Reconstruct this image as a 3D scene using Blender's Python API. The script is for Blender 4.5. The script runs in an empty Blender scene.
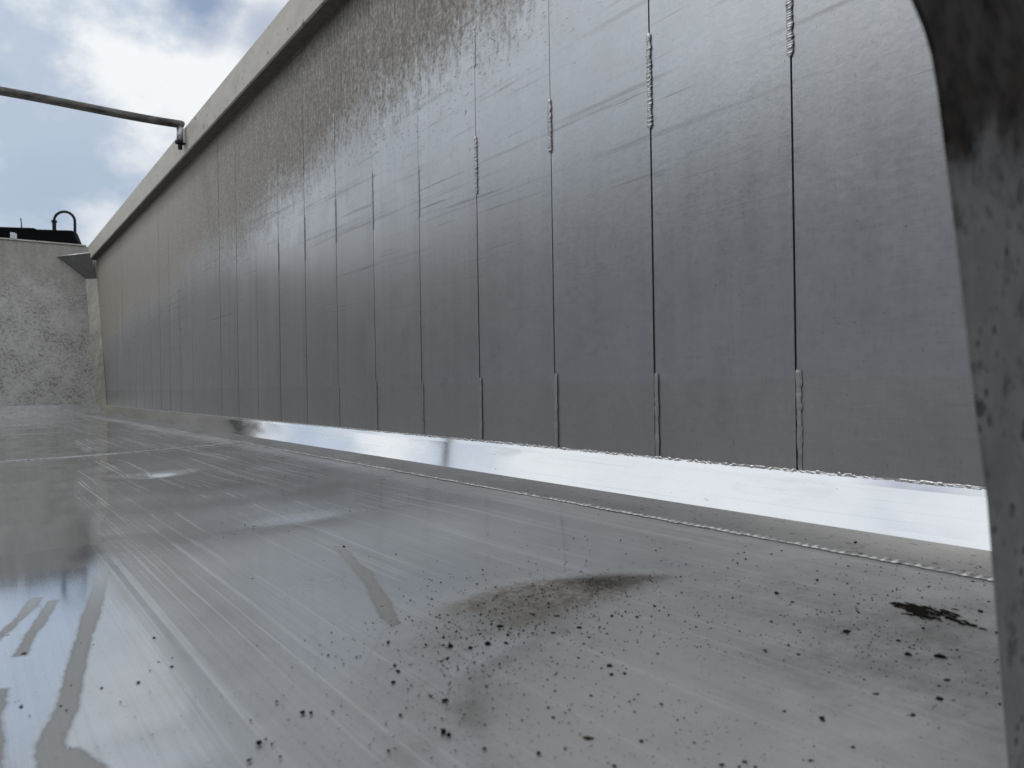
import bpy, math, random
import numpy as np
from mathutils import Vector, Matrix, noise as mnoise

random.seed(7)
rng = np.random.default_rng(11)
SC = bpy.context.scene
COL = SC.collection
PI = math.pi

# ------------------------------------------------------------------ dimensions
W = 1.10            # camera to the right side wall
WL = -1.30          # left side wall
F = 1.30            # floor height above the ground
CAMZ = 1.52
RAIL0, RAIL1 = 2.886, 3.036
KZ = F + 0.070      # top of the kick plate
KX = 1.022          # bottom of the kick plate
WELDX = 0.890       # long floor weld
YH0 = 8.34          # headboard foot
SEAM0, PITCH = 0.706, 0.3125
NPL = 27

def floor_z(x):
    t = min(1.0, abs((x + 0.1) / 1.0))
    return F - 0.020 * (1 - t * t)

def head_y(z):
    return YH0 + 0.40 * (z - 1.33)

# ------------------------------------------------------------------ camera
cam_d = bpy.data.cameras.new('camera')
cam = bpy.data.objects.new('camera', cam_d)
COL.objects.link(cam)
SC.camera = cam
R = (Matrix.Rotation(math.radians(-36.3), 4, 'Z') @ Matrix.Rotation(math.radians(90), 4, 'X')
     @ Matrix.Rotation(-0.016, 4, 'Z'))
cam.matrix_world = Matrix.Translation((0, 0, CAMZ)) @ R
cam_d.sensor_width = 8.4
FPX = 740.0
cam_d.lens = 8.4 * FPX / 1024
cam_d.clip_start = 0.01
cam_d.clip_end = 2000
cam_d.dof.use_dof = True
cam_d.dof.focus_distance = 1.9
cam_d.dof.aperture_fstop = 2.2

def ray(px, py):
    return (R.to_3x3() @ Vector(((px - 512) / FPX, -(py - 384) / FPX, -1)))

def on_floor(px, py):
    d = ray(px, py)
    z = F - 0.01
    for _ in range(8):
        t = (z - CAMZ) / d.z
        z = floor_z(d.x * t)
    return Vector((d.x * t, d.y * t, z)), t      # t = depth along the axis

def on_y(px, py, y):
    d = ray(px, py)
    t = y / d.y
    return Vector((d.x * t, y, CAMZ + d.z * t))

# ------------------------------------------------------------------ mesh helpers
class MB:
    def __init__(self):
        self.v, self.f = [], []
    def add(self, vs, fs):
        n = len(self.v)
        self.v += [tuple(p) for p in vs]
        self.f += [tuple(i + n for i in f) for f in fs]
        return self
    def box(self, a, b):
        x0, y0, z0 = a; x1, y1, z1 = b
        vs = [(x0,y0,z0),(x1,y0,z0),(x1,y1,z0),(x0,y1,z0),(x0,y0,z1),(x1,y0,z1),(x1,y1,z1),(x0,y1,z1)]
        return self.add(vs, [(0,3,2,1),(4,5,6,7),(0,1,5,4),(1,2,6,5),(2,3,7,6),(3,0,4,7)])
    def prism(self, pts, off):
        """closed polygon pts (3-D, planar) pushed along off"""
        n = len(pts); o = Vector(off)
        vs = [Vector(p) for p in pts] + [Vector(p) + o for p in pts]
        fs = [tuple(range(n))[::-1], tuple(range(n, 2 * n))]
        fs += [(i, (i + 1) % n, n + (i + 1) % n, n + i) for i in range(n)]
        return self.add(vs, fs)
    def tube(self, path, r, n=12, cap=True):
        path = [Vector(p) for p in path]
        rs = r if isinstance(r, (list, tuple)) else [r] * len(path)
        vs, fs = [], []
        ref = Vector((0.31, 0.22, 0.93)).normalized()
        for i, p in enumerate(path):
            t = (path[min(i + 1, len(path) - 1)] - path[max(i - 1, 0)]).normalized()
            u = t.cross(ref)
            if u.length < 0.05: u = t.cross(Vector((1, 0, 0)))
            u.normalize(); w = t.cross(u)
            for k in range(n):
                a = 2 * PI * k / n
                vs.append(p + (u * math.cos(a) + w * math.sin(a)) * rs[i])
        for i in range(len(path) - 1):
            for k in range(n):
                fs.append((i*n+k, i*n+(k+1) % n, (i+1)*n+(k+1) % n, (i+1)*n+k))
        if cap:
            fs.append(tuple(range(n))[::-1]); fs.append(tuple((len(path)-1)*n + k for k in range(n)))
        return self.add(vs, fs)
    def build(self, name, mat, parent=None, smooth=False, bevel=0, seg=2, attrs=None):
        return link_mesh(name, self.v, self.f, mat, parent, smooth, bevel, seg)

def link_mesh(name, v, f, mat, parent=None, smooth=False, bevel=0, seg=2, base=False):
    a = np.asarray(v, float)
    c = (a.min(0) + a.max(0)) / 2
    if parent is None or base: c[2] = a[:, 2].min()
    me = bpy.data.meshes.new(name)
    me.from_pydata((a - c).tolist(), [], f)
    me.materials.append(mat)
    me.update()
    if smooth:
        me.polygons.foreach_set('use_smooth', [True] * len(me.polygons))
    o = bpy.data.objects.new(name, me)
    COL.objects.link(o)
    c = Vector(c)
    if parent is not None:
        o.parent = parent
        o.location = c - world_loc(parent)
    else:
        o.location = c
    if bevel:
        m = o.modifiers.new('bevel', 'BEVEL'); m.width = bevel; m.segments = seg; m.limit_method = 'ANGLE'
        m.angle_limit = math.radians(35)
    return o

def world_loc(o):
    p = Vector((0, 0, 0))
    while o is not None:
        p += o.location; o = o.parent
    return p

def tag(o, label, cat, group=None, kind=None):
    if label: o['label'] = label
    if cat: o['category'] = cat
    if group: o['group'] = group
    if kind: o['kind'] = kind
    return o

def thing(name, label, cat, loc, group=None):
    o = bpy.data.objects.new(name, None); COL.objects.link(o); o.location = loc
    o.empty_display_size = 0.2
    return tag(o, label, cat, group)

# ------------------------------------------------------------------ node helpers
class NT:
    def __init__(self, name):
        self.m = bpy.data.materials.new(name); self.m.use_nodes = True
        self.t = self.m.node_tree; self.n = self.t.nodes; self.n.clear()
        self.out = self.n.new('ShaderNodeOutputMaterial')
        self.b = self.n.new('ShaderNodeBsdfPrincipled')
        self.t.links.new(self.b.outputs[0], self.out.inputs[0])
    def lk(self, a, b): self.t.links.new(a, b)
    def put(self, node, sock, val):
        s = node.inputs[sock]
        if hasattr(val, 'is_output'): self.lk(val, s)
        else:
            if isinstance(val, (tuple, list)) and len(val) == 3 and s.type == 'RGBA': val = (*val, 1)
            s.default_value = val
    def pos(self):
        if not hasattr(self, '_p'): self._p = self.n.new('ShaderNodeNewGeometry').outputs['Position']
        return self._p
    def map(self, scale, rot=(0, 0, 0), loc=(0, 0, 0)):
        n = self.n.new('ShaderNodeMapping'); self.lk(self.pos(), n.inputs[0])
        n.inputs['Scale'].default_value = scale; n.inputs['Rotation'].default_value = rot
        n.inputs['Location'].default_value = loc
        return n.outputs[0]
    def noise(self, vec, scale=1, detail=4, rough=0.55, dist=0):
        n = self.n.new('ShaderNodeTexNoise'); self.lk(vec, n.inputs['Vector'])
        n.inputs['Scale'].default_value = scale; n.inputs['Detail'].default_value = detail
        n.inputs['Roughness'].default_value = rough; n.inputs['Distortion'].default_value = dist
        return n.outputs[0]
    def voro(self, vec, scale=1, rand=1):
        n = self.n.new('ShaderNodeTexVoronoi'); self.lk(vec, n.inputs['Vector'])
        n.inputs['Scale'].default_value = scale; n.inputs['Randomness'].default_value = rand
        return n
    def math(self, op, a, b=0.0, c=None, clamp=False):
        n = self.n.new('ShaderNodeMath'); n.operation = op; n.use_clamp = clamp
        self.put(n, 0, a); self.put(n, 1, b)
        if c is not None: self.put(n, 2, c)
        return n.outputs[0]
    def ss(self, v, a, b, lo=0.0, hi=1.0):
        n = self.n.new('ShaderNodeMapRange'); n.interpolation_type = 'SMOOTHSTEP'
        if not hasattr(a, 'is_output') and a > b: a, b, lo, hi = b, a, hi, lo
        for k, x in ((0, v), (1, a), (2, b), (3, lo), (4, hi)): self.put(n, k, x)
        return n.outputs[0]
    def lin(self, v, a, b, lo=0.0, hi=1.0):
        n = self.n.new('ShaderNodeMapRange'); n.clamp = True
        for k, x in ((0, v), (1, a), (2, b), (3, lo), (4, hi)): self.put(n, k, x)
        return n.outputs[0]
    def mix(self, f, a, b, typ='RGBA', blend='MIX'):
        n = self.n.new('ShaderNodeMix'); n.data_type = typ
        i = {'RGBA': (6, 7, 2), 'FLOAT': (2, 3, 0)}[typ]
        if typ == 'RGBA': n.blend_type = blend
        self.put(n, 0, f); self.put(n, i[0], a); self.put(n, i[1], b)
        return n.outputs[i[2]]
    def attr(self, name):
        n = self.n.new('ShaderNodeAttribute'); n.attribute_name = name; return n.outputs['Fac']
    def xyz(self):
        n = self.n.new('ShaderNodeSeparateXYZ'); self.lk(self.pos(), n.inputs[0]); return n.outputs
    def bump(self, h, strength=0.3, dist=0.001, prev=None):
        n = self.n.new('ShaderNodeBump'); n.inputs['Strength'].default_value = strength
        n.inputs['Distance'].default_value = dist; self.lk(h, n.inputs['Height'])
        if prev is not None: self.lk(prev, n.inputs['Normal'])
        return n.outputs[0]
    def set(self, **k):
        for a, v in k.items():
            self.put(self.b, {'color': 'Base Color', 'metal': 'Metallic', 'rough': 'Roughness', 'normal': 'Normal',
                              'aniso': 'Anisotropic', 'spec': 'Specular IOR Level', 'tan': 'Tangent'}[a], v)
        return self

# ------------------------------------------------------------------ materials
def mat_wall():
    m = NT('worn_planking')
    x, y, z = m.xyz()
    # --- dusty, unpolished top of the wall
    big = m.noise(m.map((1, 0.9, 1.3)), 1.6, 5)
    streak = m.noise(m.map((1, 85, 11.0)), 1.0, 5, 0.65)
    drip = m.noise(m.map((1, 20, 2.0)), 1.0, 4, 0.6)
    fine = m.noise(m.map((1, 1, 1)), 70, 4, 0.65)
    edge = m.math('ADD', z, m.math('MULTIPLY', m.math('SUBTRACT', big, 0.5), 0.34))
    edge = m.math('ADD', edge, m.math('MULTIPLY', m.math('SUBTRACT', streak, 0.5), 0.26))
    edge = m.math('ADD', edge, m.math('MULTIPLY', m.math('SUBTRACT', fine, 0.5), 0.22))
    # the load rides higher towards the rear, lower towards the headboard
    edge = m.math('ADD', edge, m.lin(y, 1.0, 8.5, -0.06, 0.50))
    clump = m.noise(m.map((1, 28, 16)), 1.0, 6, 0.75)
    edge = m.math('ADD', edge, m.math('MULTIPLY', m.math('SUBTRACT', clump, 0.5), 0.38))
    dust = m.math('MULTIPLY', m.ss(m.math('SUBTRACT', edge, m.lin(y, 2.5, 6.0, 0.0, 0.10)), m.lin(y, 2.0, 6.0, 2.36, 2.16), 2.58), m.lin(fine, 0.3, 0.55, 0.72, 1.0))
    halo = m.ss(edge, 2.15, 2.60)
    # --- rubbed streaks that follow the sliding load, along the wall
    sl = m.noise(m.map((1, 0.8, 34), rot=(0.05, 0, 0)), 1.0, 6, 0.62)
    slm = m.math('MULTIPLY', m.ss(sl, 0.56, 0.70), m.ss(z, 1.75, 2.15))
    sl2 = m.noise(m.map((1, 1.6, 60), rot=(0.035, 0, 0), loc=(0, 3, 1)), 1.0, 4, 0.6)
    sl2m = m.math('MULTIPLY', m.ss(sl2, 0.60, 0.72), m.ss(z, 1.6, 2.0))
    lowmark = m.noise(m.map((1, 1.2, 50), loc=(0, 1, 7)), 1.0, 4, 0.6)
    grain = m.noise(m.map((1, 420, 5)), 1.0, 3, 0.6)          # vertical extrusion grain
    band = m.noise(m.map((1, 30, 0.6)), 1.0, 5, 0.65)
    wide = m.noise(m.map((1, 2.6, 1.2), loc=(0, 8, 2)), 1.0, 4, 0.6)          # wider vertical bands
    mott = m.noise(m.map((1, 1, 1)), 9, 6, 0.7)
    spk = m.noise(m.map((1, 1, 0.6)), 150, 2, 0.5)
    speck = m.ss(spk, 0.70, 0.76)
    pits = m.voro(m.map((1, 1, 0.7), loc=(0, 4, 1)), 24)
    pit = m.math('MULTIPLY', m.ss(pits.outputs['Distance'], 0.16, 0.07), m.ss(m.noise(m.map((1, 1, 1)), 5, 2), 0.66, 0.74))
    # colours
    bandc = m.math('ADD', 0.5, m.math('MULTIPLY', m.math('SUBTRACT', band, 0.5), m.lin(y, 1.2, 3.8, 0.22, 1.0)))
    alu = m.mix(m.lin(bandc, 0.3, 0.7), (0.495, 0.515, 0.540), (0.645, 0.663, 0.688))
    pid = m.math('FLOOR', m.math('DIVIDE', m.math('SUBTRACT', y, SEAM0 - 20 * PITCH), PITCH))
    wn_ = m.n.new('ShaderNodeTexWhiteNoise'); wn_.noise_dimensions = '1D'; m.lk(pid, wn_.inputs['W'])
    tone = wn_.outputs['Value']
    alu = m.mix(m.math('MULTIPLY', tone, 0.40), alu, (0.44, 0.452, 0.468))
    alu = m.mix(m.lin(mott, 0.35, 0.7, 0, 0.5), alu, (0.50, 0.51, 0.52))
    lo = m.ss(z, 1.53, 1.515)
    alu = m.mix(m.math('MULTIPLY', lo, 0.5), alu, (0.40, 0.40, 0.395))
    g2 = m.noise(m.map((1, 300, 22)), 1.0, 4, 0.7)             # short vertical scuffs
    g3 = m.noise(m.map((1, 14, 330), rot=(0.02, 0, 0)), 1.0, 4, 0.7)   # fine lengthwise scuffs
    tex = m.math('ADD', m.math('MULTIPLY', m.math('SUBTRACT', g2, 0.5), 0.40), m.math('MULTIPLY', m.math('SUBTRACT', g3, 0.5), 0.60))
    tex = m.math('ADD', tex, m.math('MULTIPLY', m.math('SUBTRACT', fine, 0.5), 0.5))
    alu = m.mix(m.lin(tex, 0.04, 0.30, 0, 0.36), alu, (0.71, 0.73, 0.755))
    alu = m.mix(m.lin(tex, -0.04, -0.30, 0, 0.42), alu, (0.25, 0.252, 0.258))
    chip = m.math('MULTIPLY', m.ss(m.noise(m.map((1, 42, 110), rot=(0.20, 0, 0), loc=(0, 2, 3)), 1.0, 5, 0.7), 0.57, 0.65), m.ss(edge, 2.14, 2.45))
    smear = m.math('MAXIMUM', m.math('MULTIPLY', slm, 0.38), m.math('MULTIPLY', sl2m, 0.5))
    alu = m.mix(smear, alu, (0.15, 0.15, 0.15))
    alu = m.mix(m.math('MULTIPLY', chip, 0.75), alu, (0.10, 0.098, 0.094))
    alu = m.mix(m.math('MULTIPLY', m.math('MAXIMUM', pit, m.math('MULTIPLY', speck, 0.5)), 0.65), alu, (0.09, 0.088, 0.085))
    dcol = m.mix(m.lin(streak, 0.32, 0.7), (0.15, 0.134, 0.115), (0.56, 0.505, 0.435))
    cl2 = m.noise(m.map((1, 42, 30), loc=(0, 3, 9)), 1.0, 4, 0.7)
    dcol = m.mix(m.ss(cl2, 0.46, 0.62, 0, 0.6), dcol, (0.10, 0.089, 0.076))
    dcol = m.mix(m.lin(fine, 0.36, 0.62, 0, 0.7), dcol, (0.15, 0.135, 0.117))
    dcol = m.mix(m.lin(drip, 0.35, 0.7, 0, 0.4), dcol, (0.12, 0.11, 0.097))
    dcol = m.mix(m.ss(y, 2.2, 6.0, 0, 0.65), dcol, (0.41, 0.375, 0.33))
    col = m.mix(dust, alu, dcol)
    rough = m.math('ADD', m.math('ADD', m.lin(mott, 0.3, 0.75, 0.28, 0.37), m.math('MULTIPLY', tone, 0.04)), m.math('MULTIPLY', m.math('SUBTRACT', band, 0.5), 0.07))
    rough = m.math('ADD', rough, m.math('MULTIPLY', m.math('MULTIPLY', m.math('SUBTRACT', wide, 0.5), m.lin(y, 1.2, 3.8, 0.3, 1.0)), 0.22))
    rough = m.math('ADD', rough, m.math('MULTIPLY', smear, 0.18))
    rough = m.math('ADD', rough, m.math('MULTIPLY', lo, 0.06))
    rough = m.mix(halo, rough, m.math('ADD', rough, 0.08), 'FLOAT')
    rough = m.math('ADD', rough, m.math('MULTIPLY', tex, 0.12))
    rough = m.mix(dust, rough, 0.62, 'FLOAT')
    metal = m.mix(dust, m.mix(smear, 0.92, 0.6, 'FLOAT'), 0.25, 'FLOAT')
    nb = m.bump(bandc, 0.24, 0.003)
    nb = m.bump(grain, 0.12, 0.0006, nb)
    nb = m.bump(fine, m_strength(0.25), 0.0012, nb)
    m.set(color=col, rough=rough, metal=metal, normal=nb)
    return m.m

def m_strength(x): return x

def mat_floor():
    m = NT('worn_floor_plate')
    x, y, z = m.xyz()
    n1 = m.noise(m.map((1, 1, 1)), 14, 6, 0.65)
    n2 = m.noise(m.map((1, 1, 1)), 2.2, 5, 0.6)
    n3 = m.noise(m.map((1, 1, 1)), 90, 4, 0.7)
    n4 = m.noise(m.map((1, 1, 1)), 320, 2, 0.6)
    wob = m.math('ADD', m.math('MULTIPLY', m.math('SUBTRACT', n1, 0.5), 0.010), m.math('MULTIPLY', m.math('SUBTRACT', n3, 0.5), 0.007))
    def mask(name, soft):
        d = m.math('ADD', m.attr(name), wob)
        return m.ss(d, soft, -soft)
    def rim(name, w):
        d = m.math('ABSOLUTE', m.math('ADD', m.attr(name), wob))
        return m.ss(d, w, 0.0)
    tf = m.ss(y, 1.25, 0.85)
    trail = m.math('MULTIPLY', mask('trail', 0.0015), tf)
    trim = m.math('MULTIPLY', rim('trail', 0.0035), tf)
    silt = mask('silt', 0.030)
    core = mask('core', 0.022)
    cf = m.attr('cfade')
    clean = m.math('MULTIPLY', mask('clean', 0.006), cf)
    dustz = m.attr('dust')
    # long drag scratches, along the body and slightly across it
    s1 = m.noise(m.map((95, 0.55, 1), rot=(0, 0, 0.05)), 1.0, 3, 0.6)
    s2 = m.noise(m.map((130, 0.8, 1), rot=(0, 0, -0.10), loc=(4, 0, 0)), 1.0, 3, 0.6)
    s3 = m.noise(m.map((150, 1.6, 1), rot=(0, 0, 0.42), loc=(9, 2, 0)), 1.0, 2, 0.6)
    sc = m.math('MAXIMUM', m.ss(s1, 0.58, 0.655), m.ss(s2, 0.595, 0.67))
    sc = m.math('MAXIMUM', sc, m.math('MULTIPLY', m.ss(s3, 0.67, 0.72), 0.7))
    sc = m.math('MULTIPLY', sc, m.ss(n2, 0.26, 0.50))
    brush = m.noise(m.map((260, 2.2, 1), rot=(0, 0, 0.02)), 1.0, 4, 0.65)
    alu = m.mix(m.lin(n2, 0.3, 0.7), (0.58, 0.60, 0.625), (0.69, 0.71, 0.732))
    alu = m.mix(m.lin(n1, 0.4, 0.75, 0, 0.4), alu, (0.57, 0.575, 0.58))
    alu = m.mix(m.lin(brush, 0.45, 0.75, 0, 0.25), alu, (0.66, 0.67, 0.68))
    alu = m.mix(m.lin(brush, 0.50, 0.28, 0, 0.3), alu, (0.34, 0.342, 0.348))
    col = alu
    # thin dried film: dull greyish
    dirty = m.math('MULTIPLY', m.attr('dirty'), m.lin(n1, 0.35, 0.6, 0.3, 1.0))
    film = m.math('MULTIPLY', dustz, m.lin(n1, 0.25, 0.65, 0.6, 1.0))
    fcol = m.mix(m.lin(n1, 0.35, 0.65), (0.205, 0.212, 0.222), (0.31, 0.319, 0.331))
    fcol = m.mix(m.lin(n3, 0.35, 0.68, 0, 0.5), fcol, (0.16, 0.158, 0.155))
    fcol = m.mix(m.math('MULTIPLY', dirty, 0.8), fcol, m.mix(m.lin(n3, 0.35, 0.65), (0.075, 0.073, 0.072), (0.20, 0.197, 0.195)))
    film = m.math('MAXIMUM', film, dirty)
    col = m.mix(m.math('MULTIPLY', film, 0.66), col, fcol)
    col = m.mix(m.math('MULTIPLY', sc, 0.48), col, (0.62, 0.63, 0.64))
    col = m.mix(m.math('MULTIPLY', clean, 0.40), col, (0.33, 0.325, 0.315))
    crim = m.math('MULTIPLY', m.math('MULTIPLY', rim('clean', 0.022), m.lin(n1, 0.35, 0.6, 0.12, 0.6)), cf)
    arim = m.math('MULTIPLY', rim('arc', 0.0022), m.lin(n2, 0.4, 0.6, 0.0, 0.5))
    crim = m.math('MAXIMUM', crim, arim)
    col = m.mix(crim, col, (0.17, 0.165, 0.155))
    col = m.mix(m.math('MULTIPLY', trail, 0.75), col, (0.205, 0.20, 0.195))
    col = m.mix(m.math('MULTIPLY', trim, 0.30), col, (0.12, 0.115, 0.11))
    sgrain = m.lin(n3, 0.35, 0.68)
    col = m.mix(m.math('MULTIPLY', silt, m.lin(n3, 0.3, 0.6, 0.40, 0.90)), col, (0.085, 0.068, 0.046))
    cgr = m.math('MULTIPLY', core, m.lin(n3, 0.30, 0.50, 0.45, 1.0))
    col = m.mix(cgr, col, (0.022, 0.018, 0.013))
    gr = m.math('MULTIPLY', m.ss(n4, 0.66, 0.74), m.lin(film, 0, 0.6, 0.15, 0.7))
    col = m.mix(gr, col, (0.06, 0.056, 0.05))
    rough = m.mix(m.ss(y, 0.75, 1.6), m.lin(n2, 0.3, 0.7, 0.22, 0.34), m.lin(n2, 0.3, 0.7, 0.13, 0.22), 'FLOAT')
    rough = m.math('ADD', rough, m.math('MULTIPLY', m.math('SUBTRACT', n1, 0.5), 0.10))
    rough = m.math('ADD', rough, m.math('MULTIPLY', sc, 0.12))
    col = m.mix(m.math('MULTIPLY', dirty, 0.75), col, m.mix(m.lin(n3, 0.36, 0.62), (0.055, 0.053, 0.051), (0.16, 0.158, 0.156)))
    rough = m.math('ADD', rough, m.math('MULTIPLY', film, 0.22))
    rough = m.math('ADD', rough, m.math('MULTIPLY', clean, 0.10))
    wet = m.math('MULTIPLY', mask('wet', 0.02), m.lin(n1, 0.3, 0.6, 0.75, 1.0))
    rough = m.mix(wet, rough, 0.07, 'FLOAT')
    rough = m.mix(trail, rough, 0.50, 'FLOAT')
    rough = m.mix(silt, rough, 0.65, 'FLOAT')
    coat = m.math('MULTIPLY', m.math('SUBTRACT', 1.0, m.math('MULTIPLY', film, 1.1), None, True), m.math('SUBTRACT', 1.0, m.math('MAXIMUM', trail, m.math('MAXIMUM', silt, clean))))
    coat = m.math('MULTIPLY', coat, m.math('SUBTRACT', 1.0, m.math('MULTIPLY', sc, 0.6)))
    coat = m.math('MAXIMUM', coat, m.math('MULTIPLY', wet, m.math('SUBTRACT', 1.0, trail)))
    m.put(m.b, 'Coat Weight', coat); m.put(m.b, 'Coat Roughness', m.lin(n1, 0.3, 0.7, 0.03, 0.10)); m.put(m.b, 'Coat IOR', 1.45)
    metal = m.math('SUBTRACT', 0.95, m.math('MULTIPLY', film, 0.40))
    metal = m.mix(dirty, metal, 0.25, 'FLOAT')
    metal = m.mix(trail, metal, 0.45, 'FLOAT')
    metal = m.mix(m.math('MAXIMUM', silt, cgr), metal, 0.10, 'FLOAT')
    dry = m.math('SUBTRACT', 1.0, wet)
    hh = m.math('ADD', m.math('MULTIPLY', brush, 0.4), m.math('MULTIPLY', sc, 0.9))
    hh = m.math('MULTIPLY', m.math('ADD', hh, n3), dry)
    nb = m.bump(hh, 0.10, 0.0008)
    m.set(color=col, rough=rough, metal=metal, normal=nb)
    return m.m

def mat_metal(name, c0, c1, rough=(0.2, 0.35), metal=0.95, scale=12, stretch=(1, 1, 1), bump=0.15, bd=0.001, spots=None,
              spot_scale=40, spot_lo=0.6):
    m = NT(name)
    n1 = m.noise(m.map(stretch), scale, 6, 0.65)
    n2 = m.noise(m.map((1, 1, 1)), scale * 9, 3, 0.6)
    col = m.mix(m.lin(n1, 0.32, 0.7), c0, c1)
    if spots is not None:
        s = m.noise(m.map((1, 1, 1), loc=(3, 5, 1)), spot_scale, 4, 0.65)
        s = m.ss(s, spot_lo, spot_lo + 0.09)
        col = m.mix(s, col, spots)
    m.set(color=col, rough=m.lin(n1, 0.3, 0.72, *rough), metal=metal,
          normal=m.bump(n2, bump, bd))
    return m.m

def mat_plain(name, c, rough=0.5, metal=0.0, var=0.25, scale=20, spec=0.5):
    m = NT(name)
    n1 = m.noise(m.map((1, 1, 1)), scale, 5, 0.6)
    m.set(color=m.mix(m.lin(n1, 0.3, 0.7), tuple(k * (1 - var) for k in c), tuple(k * (1 + var) for k in c)),
          rough=rough, metal=metal, spec=spec)
    return m.m

M = dict(
    wall=mat_wall(),
    floor=mat_floor(),
    kick=None,
    edge=mat_metal('dirty_floor_edge', (0.165, 0.165, 0.165), (0.29, 0.29, 0.29), (0.38, 0.56), 0.55, 10, (1, 0.6, 1), 0.25, 0.0012,
                   (0.07, 0.065, 0.057), 70, 0.58),
    weld=mat_metal('weld_metal', (0.24, 0.243, 0.247), (0.46, 0.465, 0.47), (0.36, 0.52), 0.8, 60, (1, 1, 1), 0.3, 0.001, (0.12, 0.12, 0.115), 140, 0.60),
    wallweld=mat_metal('wall_weld_metal', (0.40, 0.41, 0.42), (0.62, 0.63, 0.64), (0.42, 0.56), 0.9, 60, (1, 1, 1), 0.3, 0.001, (0.10, 0.10, 0.098), 140, 0.60),
    lowweld=mat_metal('dull_wall_weld_metal', (0.42, 0.425, 0.43), (0.58, 0.585, 0.59), (0.36, 0.48), 0.9, 50, (1, 1, 1), 0.2, 0.001),
    brightweld=mat_metal('bright_weld_metal', (0.55, 0.56, 0.57), (0.85, 0.85, 0.85), (0.35, 0.5), 0.85, 80, (1, 1, 1), 0.3, 0.001),
    rail=mat_metal('dull_rail', (0.42, 0.395, 0.355), (0.57, 0.54, 0.49), (0.5, 0.65), 0.35, 6, (1, 0.8, 2), 0.25, 0.001, (0.24, 0.225, 0.20), 22, 0.60),
    head=None,
    strip=mat_metal('corner_strip_metal', (0.30, 0.29, 0.25), (0.52, 0.50, 0.44), (0.4, 0.6), 0.5, 16, (1, 1, 0.5), 0.2, 0.001, (0.20, 0.19, 0.15), 50, 0.58),
    gusset=mat_metal('gusset_metal', (0.15, 0.147, 0.14), (0.22, 0.215, 0.205), (0.5, 0.65), 0.4, 8),
    bar=mat_metal('weathered_bar', (0.035, 0.033, 0.031), (0.20, 0.185, 0.17), (0.4, 0.6), 0.6, 30, (0.4, 1, 1), 0.3, 0.001),
    rail_shade=mat_plain('dark_rail_shade', (0.105, 0.09, 0.075), 0.8, 0, 0.3, 30),  # brown standing in for the shade under the top rails
    galv=mat_metal('galvanised_pin', (0.42, 0.42, 0.42), (0.60, 0.60, 0.60), (0.3, 0.45), 0.85, 40),
    black=mat_plain('black_paint', (0.004, 0.004, 0.005), 0.8, 0, 0.3, 6, 0.1),
    rubber=mat_plain('black_rubber', (0.014, 0.015, 0.018), 0.6, spec=0.25),
    crumb=mat_plain('dark_dirt', (0.014, 0.012, 0.010), 1.0, 0, 0.5, 300, 0.1),
    bcrumb=mat_plain('brown_dirt', (0.045, 0.032, 0.017), 1.0, 0, 0.5, 300, 0.1),
    mud=mat_plain('wet_mud', (0.009, 0.008, 0.007), 0.9, 0, 0.5, 200, 0.15),
    chassis=mat_plain('chassis_paint', (0.03, 0.03, 0.032), 0.5),
    tyre=mat_plain('tyre_rubber', (0.02, 0.02, 0.02), 0.8),
)

def mat_head():
    m = NT('speckled_headboard')
    x, y, z = m.xyz()
    n1 = m.noise(m.map((1, 1, 1)), 42, 9, 0.8)
    n2 = m.noise(m.map((1, 1, 1), loc=(5, 0, 2)), 3.0, 5, 0.65)
    n3 = m.noise(m.map((26, 1, 1.6)), 1.0, 4, 0.6)
    n5 = m.noise(m.map((1, 1, 0.6), loc=(2, 2, 7)), 6.5, 6, 0.7)
    n4 = m.noise(m.map((1, 1, 1), loc=(1, 7, 0)), 55, 3, 0.7)
    zz = m.math('ADD', z, m.math('MULTIPLY', m.math('SUBTRACT', n2, 0.5), 1.3))
    low = m.ss(zz, 3.0, 2.2)
    col = m.mix(m.lin(n1, 0.36, 0.66), (0.26, 0.245, 0.225), (0.50, 0.48, 0.45))
    dark = m.math('MULTIPLY', m.math('MAXIMUM', m.ss(n1, 0.50, 0.41), m.ss(n4, 0.44, 0.34)), m.ss(n5, 0.36, 0.62, 0.05, 1.0))
    col = m.mix(m.lin(n5, 0.3, 0.7, 0, 0.5), m.mix(0.5, col, (0.52, 0.51, 0.49)), (0.24, 0.228, 0.21))
    col = m.mix(m.math('MULTIPLY', dark, 0.8), col, (0.085, 0.082, 0.078))
    top = m.mix(m.lin(n3, 0.3, 0.7), (0.23, 0.215, 0.195), (0.30, 0.28, 0.255))
    top = m.mix(m.lin(n1, 0.55, 0.36, 0, 0.5), top, (0.13, 0.12, 0.11))
    col = m.mix(low, top, col)
    m.set(color=col, rough=m.lin(n1, 0.3, 0.7, 0.42, 0.58), metal=0.25, normal=m.bump(n1, 0.10, 0.001))
    return m.m
M['head'] = mat_head()

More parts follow.
